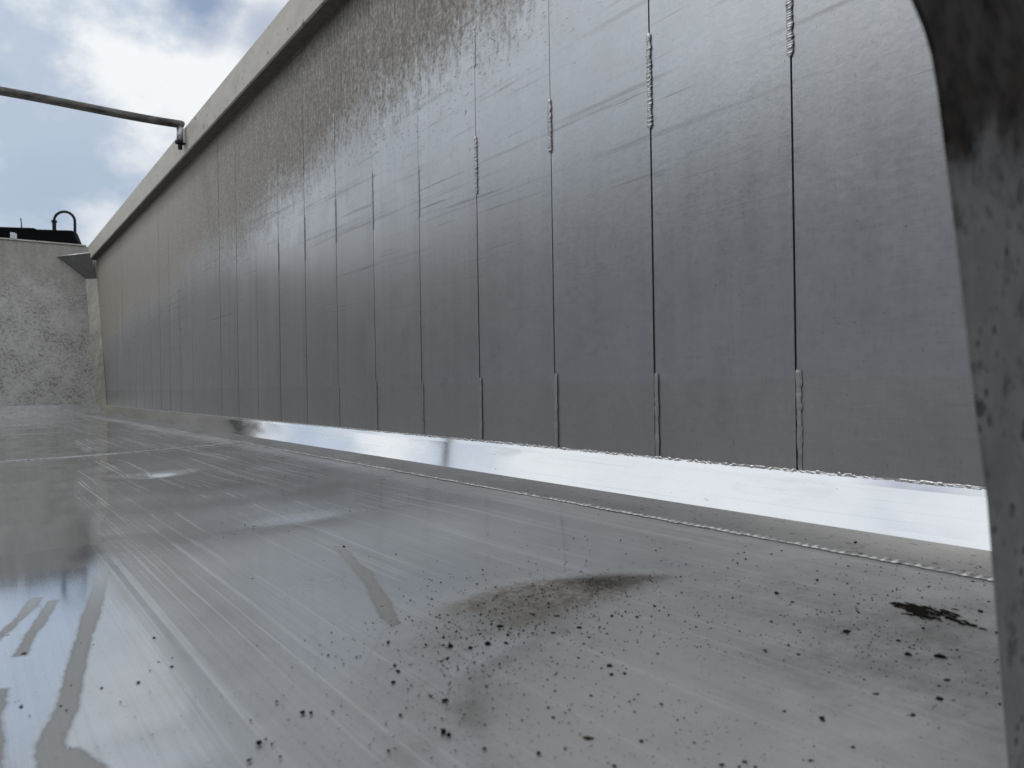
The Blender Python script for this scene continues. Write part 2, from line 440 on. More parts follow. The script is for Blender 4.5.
def mat_kick():
    m = NT('bright_kick_plate')
    n1 = m.noise(m.map((1, 1, 1)), 6, 6, 0.65)
    sm = m.noise(m.map((1, 1.4, 8)), 1.6, 5, 0.65)
    ln = m.noise(m.map((40, 1.2, 190)), 1.0, 4, 0.65)
    nk = m.ss(m.noise(m.map((1, 0.5, 1)), 75, 3, 0.6), 0.70, 0.75)
    col = m.mix(m.lin(n1, 0.3, 0.7), (0.84, 0.855, 0.87), (0.92, 0.925, 0.93))
    col = m.mix(m.ss(sm, 0.55, 0.75, 0, 0.35), col, (0.66, 0.68, 0.70))
    col = m.mix(m.ss(ln, 0.58, 0.72, 0, 0.4), col, (0.62, 0.64, 0.66))
    col = m.mix(m.math('MULTIPLY', nk, 0.6), col, (0.4, 0.41, 0.42))
    rough = m.math('ADD', m.lin(n1, 0.3, 0.7, 0.06, 0.10), m.ss(sm, 0.5, 0.75, 0, 0.10))
    m.set(color=col, rough=rough, metal=0.98, normal=m.bump(ln, 0.05, 0.0003))
    return m.m
M['kick'] = mat_kick()

def mat_door():
    m = NT('grimy_door_paint')
    n1 = m.noise(m.map((1, 1, 1)), 55, 4, 0.6)
    n2 = m.noise(m.map((1, 1, 1), loc=(2, 2, 2)), 30, 5, 0.65)
    x, y, z = m.xyz()
    grime = m.math('MAXIMUM', m.ss(m.math('ADD', z, m.math('MULTIPLY', m.math('SUBTRACT', n2, 0.5), 0.12)), 1.600, 1.640), 0.0)
    col = m.mix(m.lin(n2, 0.3, 0.7), (0.115, 0.114, 0.115), (0.17, 0.168, 0.168))
    col = m.mix(m.math('MULTIPLY', m.ss(n1, 0.56, 0.68), 0.5), col, (0.022, 0.021, 0.023))
    gcol = m.mix(m.lin(n1, 0.38, 0.6), (0.003, 0.0025, 0.002), (0.024, 0.017, 0.013))
    col = m.mix(m.math('MULTIPLY', grime, m.lin(n2, 0.3, 0.6, 0.7, 1.0)), col, gcol)
    vd = m.voro(m.map((1, 1, 1), loc=(0.3, 0, 0.7)), 105)
    vd2 = m.voro(m.map((1, 1, 1), loc=(1.3, 0, 0.2)), 60)
    dots = m.math('MAXIMUM', m.ss(vd.outputs['Distance'], 0.34, 0.16), m.ss(vd2.outputs['Distance'], 0.30, 0.18))
    dots = m.math('MULTIPLY', dots, m.ss(n2, 0.48, 0.60))
    col = m.mix(m.math('MULTIPLY', dots, 0.75), col, (0.025, 0.024, 0.026))
    m.set(color=col, rough=0.85, metal=0.0, spec=0.15, normal=m.bump(n1, 0.3, 0.002))
    return m.m
M['door'] = mat_door()

# ------------------------------------------------------------------ the tipper body
body = thing('tipper_body', 'bare aluminium tipper trailer body, its plank wall and worn metal floor filling the photo',
             'trailer body', (-0.1, 4.4, 0))

def build_side_wall(sx, wx, parent):
    """planks whose inner face lies at x = wx; sx = +1 right, -1 left"""
    v, f = [], []
    ya0 = SEAM0 - 3 * PITCH
    zt = RAIL0 + 0.0035
    NU, NV = 8, 26
    for k in range(NPL + 3):
        y0 = ya0 + k * PITCH + 0.0016
        y1 = ya0 + (k + 1) * PITCH - 0.0016
        off = random.uniform(-0.0005, 0.0005); tilt = random.uniform(-0.0007, 0.0007); cup = random.uniform(-0.0010, 0.0012)
        ph = random.uniform(0, 6)
        b = len(v)
        cols = []
        for i in range(NU + 3):
            for j in range(NV + 1):
                z = F - 0.02 + (zt - F + 0.02) * j / NV
                if i == 0: y, d = y0, 0.016
                elif i == NU + 2: y, d = y1, 0.016
                else:
                    u = (i - 1) / NU
                    y = y0 + (y1 - y0) * u
                    d = off + tilt * (u * 2 - 1) + cup * (1 - (2 * u - 1) ** 2) + 0.0009 * math.sin(2.1 * z + ph) * math.sin(3 * u + ph)
                    d += 0.0010 * mnoise.noise(Vector((y * 2.2, z * 1.6, 3.3 * sx)))
                    if i in (1, NU + 1): d += 0.0005
                v.append((wx + sx * d, y, z))
        for i in range(NU + 2):
            for j in range(NV):
                q = (b + i*(NV+1)+j, b + (i+1)*(NV+1)+j, b + (i+1)*(NV+1)+j+1, b + i*(NV+1)+j+1)
                f.append(q if sx < 0 else q[::-1])
    mb = MB(); mb.v, mb.f = v, f
    xa, xb = wx + sx * 0.0165, wx + sx * 0.045
    mb.box((min(xa, xb), ya0, F - 0.02), (max(xa, xb), ya0 + (NPL + 3) * PITCH, zt))
    o = mb.build('side_wall', M['wall'], parent)
    me = o.data
    return o

wall = build_side_wall(1, W, body)
wallL = build_side_wall(-1, WL, body)

def bead_mesh(L, wdt, hgt, pitch, seed, seg=7, rag=0.15, per=5, low=0.72):
    """a weld bead lying along +Z, bulging towards -X, as rippled dimes"""
    r = random.Random(seed)
    n = max(4, int(L / pitch)); v, f = [], []
    steps = n * per
    for i in range(steps + 1):
        t = i / steps; z = t * L
        ph = (i % per) / per
        k = low + (1 - low) * math.sin(PI * ph) ** 0.7 if per > 2 else 1
        if i % per == 0: jw = 1 + r.uniform(-rag, rag); jy = r.uniform(-rag, rag) * wdt * 0.25; jh = 1 + r.uniform(-rag, rag) * 1.4
        endt = min(1, min(t, 1 - t) * L / (wdt * 0.6) + 0.15)
        endt = math.sqrt(endt)
        for s in range(seg):
            a = PI * s / (seg - 1)
            zz = z - 0.35 * pitch * math.sin(a)
            v.append((-math.sin(a) * hgt * k * endt * jh, math.cos(a) * wdt / 2 * endt * (0.86 + 0.14 * k) * jw + jy, zz))
    for i in range(steps):
        for s in range(seg - 1):
            f.append((i*seg+s, i*seg+s+1, (i+1)*seg+s+1, (i+1)*seg+s))
    return v, f

# seams: stitch welds on the right wall
def wall_weld(y, z0, z1, wdt, hgt, seed, mat=None, pitch=0.0042):
    v, f = bead_mesh(z1 - z0, wdt, hgt, pitch, seed, 7, 0.22, 4)
    v = [(W - 0.0014 + p[0], y + p[1], z0 + p[2]) for p in v]
    return link_mesh('weld_bead', v, f, mat or M['wallweld'], wall, True)

for k in range(0, 9):
    y = SEAM0 + k * PITCH
    j = random.Random(k)
    near = k < 4
    ztop = CAMZ + 0.525 + j.uniform(-0.02, 0.02)
    wall_weld(y + j.uniform(-.0015, .0015), ztop - 0.006, ztop + 0.165 + j.uniform(-.05, .04), 0.0115 if near else 0.007, 0.0026 if near else 0.0010, 100 + k)
    if k < 7:
        wall_weld(y - 0.0050 + j.uniform(-.001, .001), KZ - 0.002, CAMZ + 0.02 + j.uniform(-0.012, 0.008), 0.0100 if near else 0.007, 0.0012 if near else 0.0006, 200 + k, M['lowweld'], pitch=0.009)
    if k in (0, 3, 4, 6):
        z0_ = CAMZ + 0.90 + j.uniform(-.06, .04)
        wall_weld(y + j.uniform(-.001, .001), z0_, z0_ + j.uniform(0.05, 0.12), 0.008, 0.0012, 300 + k)

# kick plates
def kick(sx, wx, parent):
    kx = wx - sx * (W - KX)
    n = 60
    y0, y1 = -0.05, YH0 - 0.02
    mb = MB(); v = []
    prof = [(kx, F - 0.002), (kx + sx * 0.012, F + 0.0090), (kx + sx * 0.066, F + 0.0592), (wx - sx * 0.0015, KZ), (wx + sx * 0.02, KZ), (wx + sx * 0.02, F - 0.002)]
    for i in range(n + 1):
        y = y0 + (y1 - y0) * i / n
        for q, (a, b) in enumerate(prof):
            w = 0.00015 * mnoise.noise(Vector((y * 1.7, q * 0.9, 7 * sx))) if q in (1, 2) else 0
            v.append((a - sx * w, y, b + w))
    m_ = len(prof); f = []
    for i in range(n):
        for q in range(m_):
            t = (i*m_+q, (i+1)*m_+q, (i+1)*m_+(q+1) % m_, i*m_+(q+1) % m_)
            f.append(t[::-1] if sx > 0 else t)
    f.append(tuple(range(m_))); f.append(tuple(n*m_ + q for q in range(m_))[::-1])
    mb.add(v, f)
    return mb.build('kick_plate', M['kick'], parent)
kickR = kick(1, W, body)
kickL = kick(-1, WL, body)

# ragged bright weld along the top edge of the right kick plate
v, f = bead_mesh(8.1, 0.0030, 0.0009, 0.006, 5, 6, 0.9, 4)
link_mesh('weld_bead', [(W - 0.0035 + p[0] * 0.9 , 0.15 + p[2], KZ + 0.0005 + p[1]) for p in v], [q[::-1] for q in f], M['brightweld'], kickR, True)
# floor
def poly_sd(pts, X, Y):
    pts = np.asarray(pts); n = len(pts)
    d = np.full(X.shape, 1e9); ins = np.zeros(X.shape, bool)
    for i in range(n):
        a, b = pts[i], pts[(i + 1) % n]
        ab = b - a; L = max(ab @ ab, 1e-12)
        t = np.clip(((X - a[0]) * ab[0] + (Y - a[1]) * ab[1]) / L, 0, 1)
        d = np.minimum(d, np.hypot(X - a[0] - t * ab[0], Y - a[1] - t * ab[1]))
        c = ((a[1] > Y) != (b[1] > Y)) & (X < (b[0] - a[0]) * (Y - a[1]) / (b[1] - a[1] + 1e-12) + a[0])
        ins ^= c
    return np.where(ins, -d, d)
def fl(px): return [tuple(on_floor(*p)[0][:2]) for p in px]

xs = np.concatenate([np.linspace(WL - 0.02, -0.45, 12), np.arange(-0.44, 1.02, 0.006), [1.03, 1.06, W + 0.02]])
ys = np.concatenate([np.arange(-0.06, 1.6, 0.006), np.arange(1.6, 3.4, 0.016), np.linspace(3.42, YH0 + 0.1, 80)])
X, Y = np.meshgrid(xs, ys, indexing='ij')
t = np.clip(np.abs((X + 0.1)), 0, 1)
Z = F - 0.020 * (1 - t * t)
und = (0.0011 * np.sin(5.1 * X + 1.3 * Y + 0.6) * np.sin(2.9 * Y + 0.4) + 0.0009 * np.sin(8.3 * Y - 3.1 * X + 1.1)
       + 0.0006 * np.sin(13.0 * X + 5.0 * Y) + 0.0005 * np.sin(17 * Y + 2.2 * X))
Z = Z + 0.0065 * np.clip(Y - 0.75, -0.35, 0.55) * np.clip((0.45 - X) / 0.3, 0, 1) * np.clip((2.2 - Y) / 0.9, 0, 1)
damp = np.clip((X - 0.0) / 0.3, 0.12, 1) ** np.clip(2.0 - Y, 0, 1) * np.clip((Y - 0.35) / 0.9, 0.25, 1) * np.clip((WELDX + 0.02 - X) / 0.12, 0.1, 1)
Z = Z + und * damp * 1.2
# dents
for (px, py, ra, rb, h) in [(157, 474, 0.085, 0.05, -0.014), (300, 521, 0.09, 0.05, -0.0035), (60, 440, 0.12, 0.10, -0.003), (240, 490, 0.14, 0.10, 0.003)]:
    c = on_floor(px, py)[0]
    Z += h * np.exp(-((X - c.x) / ra) ** 2 - ((Y - c.y) / rb) ** 2)
nx, ny = X.shape
verts = np.stack([X, Y, Z], -1).reshape(-1, 3)
idx = np.arange(nx * ny).reshape(nx, ny)
faces = np.stack([idx[:-1, :-1], idx[1:, :-1], idx[1:, 1:], idx[:-1, 1:]], -1).reshape(-1, 4)
floor = link_mesh('floor', verts, faces.tolist(), M['floor'], body, True)

trails = [
    [(62,500),(70,500),(88,525),(106,545),(110,568),(107,585),(100,615),(92,640),(86,665),(82,690),(76,712),(66,735),(64,748),(78,746),(100,758),(116,772),(110,800),(20,800),(38,770),(35,742),(48,722),(58,705),(64,680),(72,650),(82,618),(92,590),(96,570),(92,545),(76,522)],
    [(-20,650),(0,634),(17,617),(31,599),(44,598),(35,609),(18,625),(0,641),(-20,658)],
    [(11,658),(24,640),(40,614),(50,601),(59,601),(50,616),(37,634),(26,656)],
    [(-30,720),(-6,690),(8,688),(6,705),(0,720),(4,740),(3,765),(-8,790),(-30,790)],
    [(334,546),(345,547),(358,562),(372,573),(376,583),(388,598),(397,615),(398,624),(392,626),(380,616),(370,596),(362,580),(350,566)],
    [(300,512),(310,519),(322,530),(318,532),(305,523)],
]
sd = np.full(X.shape, 1.0)
for p in trails: sd = np.minimum(sd, poly_sd(fl(p), X, Y))
silt = poly_sd(fl([(440,606),(482,590),(520,580),(560,576),(600,574),(640,573),(668,577),(640,590),(610,600),(580,611),(535,628),(505,630),(480,618),(455,614)]), X, Y)
core = poly_sd(fl([(562,580),(590,575),(620,573.5),(662,576),(640,580),(625,586),(606,590),(588,587),(575,584)]), X, Y)
clean = poly_sd(fl([(700,592),(640,602),(585,618),(545,634),(522,649),(500,658),(480,672),(470,690),(466,706),(474,728),(484,760),(492,800),(1000,800),(1010,640),(850,590)]), X, Y)
# dusty film: towards the rear right and along the wall, with the shapes of dried water
arc = poly_sd(fl([(800,560),(640,575),(520,585),(452,606),(420,618),(399,622),(384,630),(373,650),(362,668),(340,684),(300,703),(262,730),(240,750),(205,757),(182,766),(150,800),(1024,800),(1024,560)]), X, Y)
band_ = np.clip(1 - np.abs(X - (WELDX - 0.03)) / 0.07, 0, 1) * 0.75
ns = np.array([mnoise.fractal(Vector((a * 3.1, b * 2.2, 0.3)), 1.0, 2.1, 4) for a, b in zip(X.ravel()[::1], Y.ravel()[::1])]).reshape(X.shape)
dust = np.clip(0.5 - arc / 0.03, 0, 1) * 0.62 + band_ + 0.20
dust = dust + ns * 0.22 + np.clip((X - 0.15) / 0.9, 0, 1) * 0.22 * np.clip((1.9 - Y) / 1.2, 0, 1)
dust = np.clip(dust, 0, 1)
cx0, cx1 = on_floor(520, 650)[0].x, on_floor(640, 602)[0].x
cfade = np.clip((cx1 - X) / (cx1 - cx0), 0, 1)
wet = poly_sd(fl([(70,500),(88,525),(98,548),(98,570),(84,618),(70,680),(45,742),(30,800),(-300,800),(-300,425),(60,425),(80,450)]), X, Y)
dirty = np.zeros(X.shape)
for px, py, ra, rb, am in ((905, 640, 0.16, 0.13, 0.9), (800, 590, 0.16, 0.16, 0.55), (960, 690, 0.10, 0.10, 0.7), (490, 635, 0.11, 0.10, 0.7), (452, 690, 0.06, 0.07, 0.55), (425, 745, 0.07, 0.05, 0.45), (700, 540, 0.14, 0.3, 0.35)):
    c = on_floor(px, py)[0]
    dirty = np.maximum(dirty, am * np.exp(-((X - c.x) / ra) ** 2 - ((Y - c.y) / rb) ** 2))
def put_attr(name, a):
    at = floor.data.attributes.new(name, 'FLOAT', 'POINT')
    at.data.foreach_set('value', a.astype(np.float32).ravel())
for nm, a in (('trail', sd), ('silt', silt), ('core', core), ('clean', clean), ('dust', dust), ('arc', arc), ('cfade', cfade), ('wet', wet), ('dirty', dirty)): put_attr(nm, a)

# floor welds
v, f = bead_mesh(8.0, 0.0115, 0.0025, 0.0130, 3, 7, 0.30, 6, 0.08)
link_mesh('weld_bead', [(WELDX + p[1], 0.10 + p[2], F + 0.0005 - p[0]) for p in v], f, M['weld'], floor, True)
a = on_floor(-60, 466)[0]; b = on_floor(241, 443)[0]
v, f = bead_mesh((b - a).length + 1.0, 0.016, 0.0030, 0.012, 4, 6, 0.12, 4)
dv = (b - a).normalized(); lv = Vector((-dv.y, dv.x, 0))
vv = []
for p in v:
    q = b - dv * p[2] + lv * p[1]
    vv.append((q.x, q.y, floor_z(q.x) + 0.0012 - p[0]))
link_mesh('weld_bead', vv, f, M['weld'], floor, True)
# flat edge plate between the long weld and the kick plate
mb = MB(); mb.box((WELDX + 0.004, -0.05, F - 0.006), (KX + 0.004, YH0 - 0.04, F + 0.0022))
mb.build('edge_plate', M['edge'], floor, bevel=0.001)

# top rails
def rail(sx, wx, y1):
    xi, xo = wx - sx * 0.070, wx + sx * 0.052
    lip = xi + sx * 0.012; up = RAIL0 + 0.045
    sec = [(xi, RAIL0), (lip, RAIL0), (lip, up), (xo, up), (xo, RAIL1), (xi, RAIL1)]
    mb = MB(); mb.prism([(q[0], -0.25, q[1]) for q in sec], (0, y1 + 0.25, 0))
    o = mb.build('top_rail', M['rail'], body, bevel=0.003, seg=3)
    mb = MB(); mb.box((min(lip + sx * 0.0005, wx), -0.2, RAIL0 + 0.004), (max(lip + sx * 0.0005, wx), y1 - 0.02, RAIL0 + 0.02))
    mb.build('rail_shade_strip', M['rail_shade'], o)  # added strip, no real part: rail's underside shade put in as dark colour
    return o
railR = rail(1, W, 8.86)
railL = rail(-1, WL, 8.86)

# headboard: leaning plate with its top flange, a sloping foot strip
mb = MB()
zt = 3.058
mb.prism([(WL - 0.04, head_y(F - 0.02), F - 0.02), (WL - 0.04, head_y(zt), zt), (WL - 0.04, head_y(zt) + 0.05, zt), (WL - 0.04, head_y(F - 0.02) + 0.05, F - 0.02)], (W + 0.09 - WL, 0, 0))
head = mb.build('headboard', M['head'], body, bevel=0.003)
mb = MB()
mb.prism([(WL, head_y(zt) - 0.012, zt + 0.002), (WL, head_y(zt) - 0.012, zt + 0.016), (WL, head_y(zt) + 0.06, zt + 0.016), (WL, head_y(zt) + 0.06, zt + 0.002)], (W - 0.07 - WL, 0, 0))
mb.build('top_flange', M['rail'], head, bevel=0.002)
mb = MB()
mb.prism([(WL + 0.05, YH0 - 0.14, F - 0.024), (WL + 0.05, head_y(F + 0.09) - 0.004, F + 0.09), (WL + 0.05, head_y(F + 0.09) + 0.01, F + 0.09), (WL + 0.05, YH0, F - 0.024)], (KX + 0.03 - WL - 0.05, 0, 0))
mb.build('foot_strip', mat_metal('foot_strip_metal', (0.28, 0.28, 0.28), (0.42, 0.42, 0.42), (0.35, 0.5), 0.7, 20, spots=(0.1, 0.1, 0.1), spot_scale=60), head)
# corner strip (chamfer between headboard and wall)
mb = MB()
z0, z1 = F + 0.015, 2.69
def cs(z, wl):
    yh = head_y(z)
    return [(W - wl, yh + 0.001, z), (W - 0.001, yh - 0.105, z), (W - 0.001, yh - 0.098, z), (W - wl + 0.012, yh + 0.006, z)]
p0, p1 = cs(z0, 0.082), cs(z1, 0.100)
mb.add(p0 + p1, [(0,1,2,3)[::-1], (4,5,6,7), (0,1,5,4), (1,2,6,5), (2,3,7,6), (3,0,4,7)])
mb.build('corner_strip', M['strip'], body)
# triangular corner gusset under the rail
A = Vector((0.76, head_y(2.915), 2.915)); B = Vector((W - 0.066, 8.70, 2.94)); C = Vector((1.000, head_y(2.70) - 0.004, 2.70)); D = Vector((W - 0.003, 8.66, 2.71))
nrm = (B - A).cross(C - A)
dr = ray(96.0, 280.5); D = Vector((0, 0, CAMZ)) + dr * ((A - Vector((0, 0, CAMZ))).dot(nrm) / dr.dot(nrm))
mb = MB(); mb.prism([A, B, D, C], (0.0, 0.006, 0.006)); mb.build('corner_gusset', M['gusset'], body)
mb = MB(); mb.tube([A + Vector((0, -.004, .002)), B + Vector((0, -.004, .002))], 0.006, 8)
mb.build('weld_bead', M['brightweld'], head, True)
# small hook plate on the headboard's top flange
c = on_y(13.5, 239.5, head_y(zt))
mb = MB()
hx, hy, hz = c.x, head_y(zt) - 0.02, zt + 0.014
mb.prism([(hx - .028, hy, hz), (hx + .028, hy, hz), (hx + .028, hy, hz + .055), (hx + .012, hy, hz + .055), (hx + .012, hy, hz + 0.063), (hx - .028, hy, hz + .063)], (0, 0.012, 0))
mb.tube([(hx, hy - 0.003, hz + .028), (hx, hy + 0.014, hz + .028)], 0.009, 10)
mb.build('hook_plate', M['galv'], head, bevel=0.002)

# rear door leaf, hinged on the right, standing just beside the camera
yd = 0.150
sil = [(876,-110),(888,-60),(899,-25),(911,0),(923,28),(931,55),(937,90),(942,130),(955,232),(971,372),(979,440),(987,502),(998,640),(1008,768),(1014,860)]
pts = [on_y(px, py, yd) for px, py in sil]
low = pts[-1]
outline = [Vector((0.16, yd, 1.92)), Vector((0.20, yd, 1.84))] + pts
outline += [Vector((0.60, yd, low.z - 0.12)), Vector((W + 0.05, yd, low.z - 0.12)), Vector((W + 0.05, yd, 2.90)), Vector((0.16, yd, 2.90))]
mb = MB(); mb.prism(outline, (0, -0.0025, 0))
door = mb.build('rear_door', M['door'], body)
door['label'] = 'dark grimy door leaf edge, blurred, at the right'
for hz in (1.7, 2.6):
    mb = MB(); mb.tube([(W + 0.07, yd - 0.008, hz), (W + 0.07, yd - 0.008, hz + 0.16)], 0.02, 14)
    mb.build('hinge', M['chassis'], door)

# chassis and wheels underneath (carry the body)
mb = MB()
for x0 in (-0.6, 0.3):
    mb.box((x0, 0.0, 0.92), (x0 + 0.12, 8.0, F - 0.055))
for y0 in (0.6, 2.5, 4.5, 6.5):
    mb.box((-0.48, y0, 1.0), (0.30, y0 + 0.1, 1.2))
mb.build('chassis_frame', M['chassis'], body)
mb = MB(); mb.box((WL - 0.04, -0.05, F - 0.05), (W + 0.045, YH0, F - 0.03)); mb.build('floor_pan', M['chassis'], body)
for y0 in (1.4, 2.7, 4.0):
    for x0 in (-1.15, 0.75):
        mb = MB(); n = 40; v = []; f = []
        prof = [(0.0, 0.10), (0.0, 0.50), (0.03, 0.525), (0.17, 0.525), (0.20, 0.50), (0.20, 0.10)]
        for k in range(n):
            a_ = 2 * PI * k / n
            v += [(x0 + q[0], y0 + q[1] * math.cos(a_), 0.53 + q[1] * math.sin(a_)) for q in prof]
        m_ = len(prof)
        for k in range(n):
            for q in range(m_ - 1):
                f.append((k*m_+q, ((k+1) % n)*m_+q, ((k+1) % n)*m_+q+1, k*m_+q+1))
        mb.add(v, f); mb.tube([(x0 + 0.03, y0, 0.53), (x0 + 0.17, y0, 0.53)], 0.12, 20)
        mb.build('wheel', M['tyre'], body)

# ------------------------------------------------------------------ cross bar over the body
yb, zb = 4.57, 3.052
bar = thing('cross_bar', 'thin dark weathered metal bar crossing the sky above the body to the top rail', 'bar', (-0.1, yb, RAIL1))
path = [(WL + 0.07, yb, zb)]
for i in range(1, 24):
    xx = WL + 0.07 + (W - 0.115 - WL - 0.07) * i / 24
    path.append((xx, yb, zb + 0.004 * math.sin(i * 0.5)))
ex = W - 0.131
xe = ex + 0.035
path = [p for p in path if p[0] < xe - 0.02] + [(xe + 0.008, yb, zb), (xe + 0.018, yb, zb - 0.001), (xe + 0.024, yb, zb - 0.003)]
MB().tube(path, [0.0225] * (len(path) - 2) + [0.020, 0.013], 14).build('pipe', M['bar'], bar, True)
br = MB().tube([(xe, yb, zb - 0.012), (xe, yb, zb - 0.10)], 0.018, 14).build('end_socket', M['galv'], bar, True)
mb = MB(); mb.tube([(xe, yb, zb - 0.10), (xe, yb, zb - 0.112)], 0.027, 10); mb.tube([(xe, yb, zb - 0.112), (xe, yb, zb - 0.145)], 0.012, 10)
mb.build('locking_bolt', M['rubber'], bar)
mb = MB(); mb.box((xe + 0.012, yb - 0.03, RAIL1 - 0.095), (W - 0.0705, yb + 0.03, RAIL1 - 0.012))
mb.build('mounting_bracket', M['galv'], bar, bevel=0.002)

# ------------------------------------------------------------------ truck cab seen over the headboard
yc = 9.75
TURN = math.radians(-24)                       # the truck stands a little turned against the trailer
PIV = on_y(78, 243, yc)
RT = Matrix.Rotation(TURN, 3, 'Z')
def on_cab(px, py, back=0.0):
    """point of the turned plane that lies `back` behind the cab's rear face, in the cab's own straight axes"""
    d = ray(px, py); o = Vector((0, 0, CAMZ)); n = RT @ Vector((0, 1, 0))
    p0 = Vector((PIV.x, PIV.y, 0)) + n * back
    tt = (p0 - o).dot(n) / d.dot(n)
    q_ = o + d * tt - Vector((PIV.x, PIV.y, 0))
    q_ = RT.inverted() @ q_
    return Vector((PIV.x + q_.x, PIV.y + q_.y, q_.z))
cabx = PIV.x - 1.15
cab = thing('truck_cab', 'black flat topped truck cab showing over the headboard with hooped pipe and antenna', 'truck cab', (cabx, yc + 0.9, 0))
pr = on_cab(72.5, 230.3); pe = on_cab(78, 243.5); step = on_cab(37, 230); lft = on_cab(0, 228.3)
zr = pr.z
xl = PIV.x - 2.3
sl = (lft.z - zr) / (lft.x - pr.x)
zl_ = zr - 0.0
roof_pts = [(xl - 0.01, yc, zr - 0.31), (xl, yc, pe.z), (xl + (pe.x - pr.x), yc, zr), (step.x - 0.75, yc, zr + 0.004), (step.x - 0.70, yc, zr + 0.022), (step.x - 0.04, yc, zr + 0.018), (step.x, yc, zr + 0.003), (pr.x, yc, zr), (pe.x, yc, pe.z), (pe.x + 0.01, yc, zr - 0.31)]
mb = MB(); mb.prism(roof_pts, (0, 0.16, 0)); mb.build('cab_roof', M['black'], cab, bevel=0.012, seg=2)
mb = MB(); mb.box((xl + 0.02, yc + 0.05, 0.95), (pr.x - 0.02, yc + 1.9, zr - 0.30)); mb.build('cab_shell', M['black'], cab, bevel=0.03)
mb = MB(); mb.box((cabx - 0.65, yc + 0.038, 2.2), (cabx + 0.65, yc + 0.049, 2.75)); mb.build('rear_window', mat_plain('dark_glass', (0.01, 0.012, 0.014), 0.08), cab)
for x0 in (cabx - 1.1, cabx + 0.88):
    mb = MB(); mb.tube([(x0, yc + 1.0, 0.5), (x0 + 0.22, yc + 1.0, 0.5)], 0.5, 36); mb.build('wheel', M['tyre'], cab)
mb = MB(); mb.box((cabx - 0.45, yc + 0.1, 0.8), (cabx + 0.45, yc + 2.0, 0.949)); mb.build('chassis_frame', M['chassis'], cab)
bk = 0.12
h0 = on_cab(54.3, 231, bk); h1 = on_cab(75.0, 231, bk); top = on_cab(62.5, 211.6, bk); cl = on_cab(54.3, 221.5, bk)
rr = (h1.x - h0.x) / 2
path = [(h0.x, yc + bk, cl.z - 0.03), (h0.x, yc + bk, top.z - rr)]
for i in range(1, 13):
    a_ = PI * i / 12
    path.append((h0.x + rr - rr * math.cos(a_), yc + bk, top.z - rr + rr * math.sin(a_)))
path.append((h1.x, yc + bk, zr - 0.10))
hoop = MB().tube(path, 0.0150, 12).build('hooped_pipe', M['rubber'], cab, True)
mb = MB(); mb.tube([(h0.x, yc + bk, zr - 0.02), (h0.x, yc + bk, cl.z - 0.012)], 0.021, 12); mb.tube([(h0.x, yc + bk, cl.z - 0.012), (h0.x, yc + bk, cl.z + 0.012)], 0.030, 12)
mb.build('collar', M['rubber'], hoop)
an0 = on_cab(21.6, 231, bk); an1 = on_cab(20.6, 218, bk)
mb = MB(); mb.tube([(an0.x, yc + bk, zr), (an0.x, yc + bk, zr + 0.08), (an1.x, yc + bk, an1.z)], [0.007, 0.006, 0.005], 8)
mb.build('antenna', M['rubber'], cab, True)
p_ = Vector((PIV.x, PIV.y, 0))
cab.location = p_ + RT @ (cab.location - p_); cab.rotation_euler = (0, 0, TURN)

# ------------------------------------------------------------------ crumbs of dirt
def lump(seed, r=1.0, flat=0.5, long_=1.0):
    q = random.Random(seed)
    v, f = [], []
    nl, ns_ = 5, 8
    off = Vector((q.uniform(0, 50), q.uniform(0, 50), 0))
    for i in range(nl + 1):
        th = PI * i / nl
        for k in range(ns_):
            ph = 2 * PI * k / ns_
            d = Vector((math.sin(th) * math.cos(ph), math.sin(th) * math.sin(ph), math.cos(th)))
            s = 1 + 0.8 * mnoise.noise(d * 1.6 + off) + 0.6 * mnoise.noise(d * 4 + off)
            v.append((d.x * s * r * long_, d.y * s * r, (d.z * s * flat + flat * 0.75) * r))
    for i in range(nl):
        for k in range(ns_):
            f.append((i*ns_+k, (i+1)*ns_+k, (i+1)*ns_+(k+1) % ns_, i*ns_+(k+1) % ns_))
    return v, f
protos = []
for s in range(8):
    v, f = lump(s, 1.0, 0.45 + 0.03 * s, [1, 1.3, 1.0, 1.6, 1.1, 1.4, 1.0, 1.2][s])
    me = bpy.data.meshes.new('dirt_crumb'); me.from_pydata(v, [], f); me.materials.append(M['crumb'])
    protos.append(me)
# (pixel x, pixel y, pixel width)
raw = []
def zl(ox, oy, s, lst):
    for q in lst: raw.append((ox + q[0] / s, oy + q[1] / s, q[2] if len(q) > 2 else 4.2))
zl(380, 600, 4.267, [(475,103,5),(513,112,6),(545,150,5),(460,188,6),(538,183,5.5),(285,250,6),(345,160),(270,160),(57,352,7),(78,303,6),(63,280,5),(277,430,6),(218,410),(88,492),(293,578,8),(268,565,8),(37,645,6),(447,530),(900,408,7),(980,282,6),(990,68,6),(893,160),(870,188),(678,657,7),(790,632,6),(740,500,5),(1000,708,6),(738,140,5),(445,635,6),(385,205),(440,225),(35,182,5),(195,190),(650,140),(300,198,8),(270,192,5),(120,380),(850,118,5),(720,32,5),(945,292)])
zl(620, 560, 3.69, [(62,210,6),(128,170,6),(290,205,5),(558,228),(285,323),(388,340,5),(535,335,5),(622,316,5),(658,350,5),(835,265,8),(138,347),(18,420),(152,532,6),(78,668,8),(607,560,8),(748,592,8),(860,693,9),(705,740,7),(678,738,4),(375,755,6),(713,507,5),(578,123,6),(727,75,6),(415,140),(20,190,6),(440,762,6),(500,765,5),(460,745)])
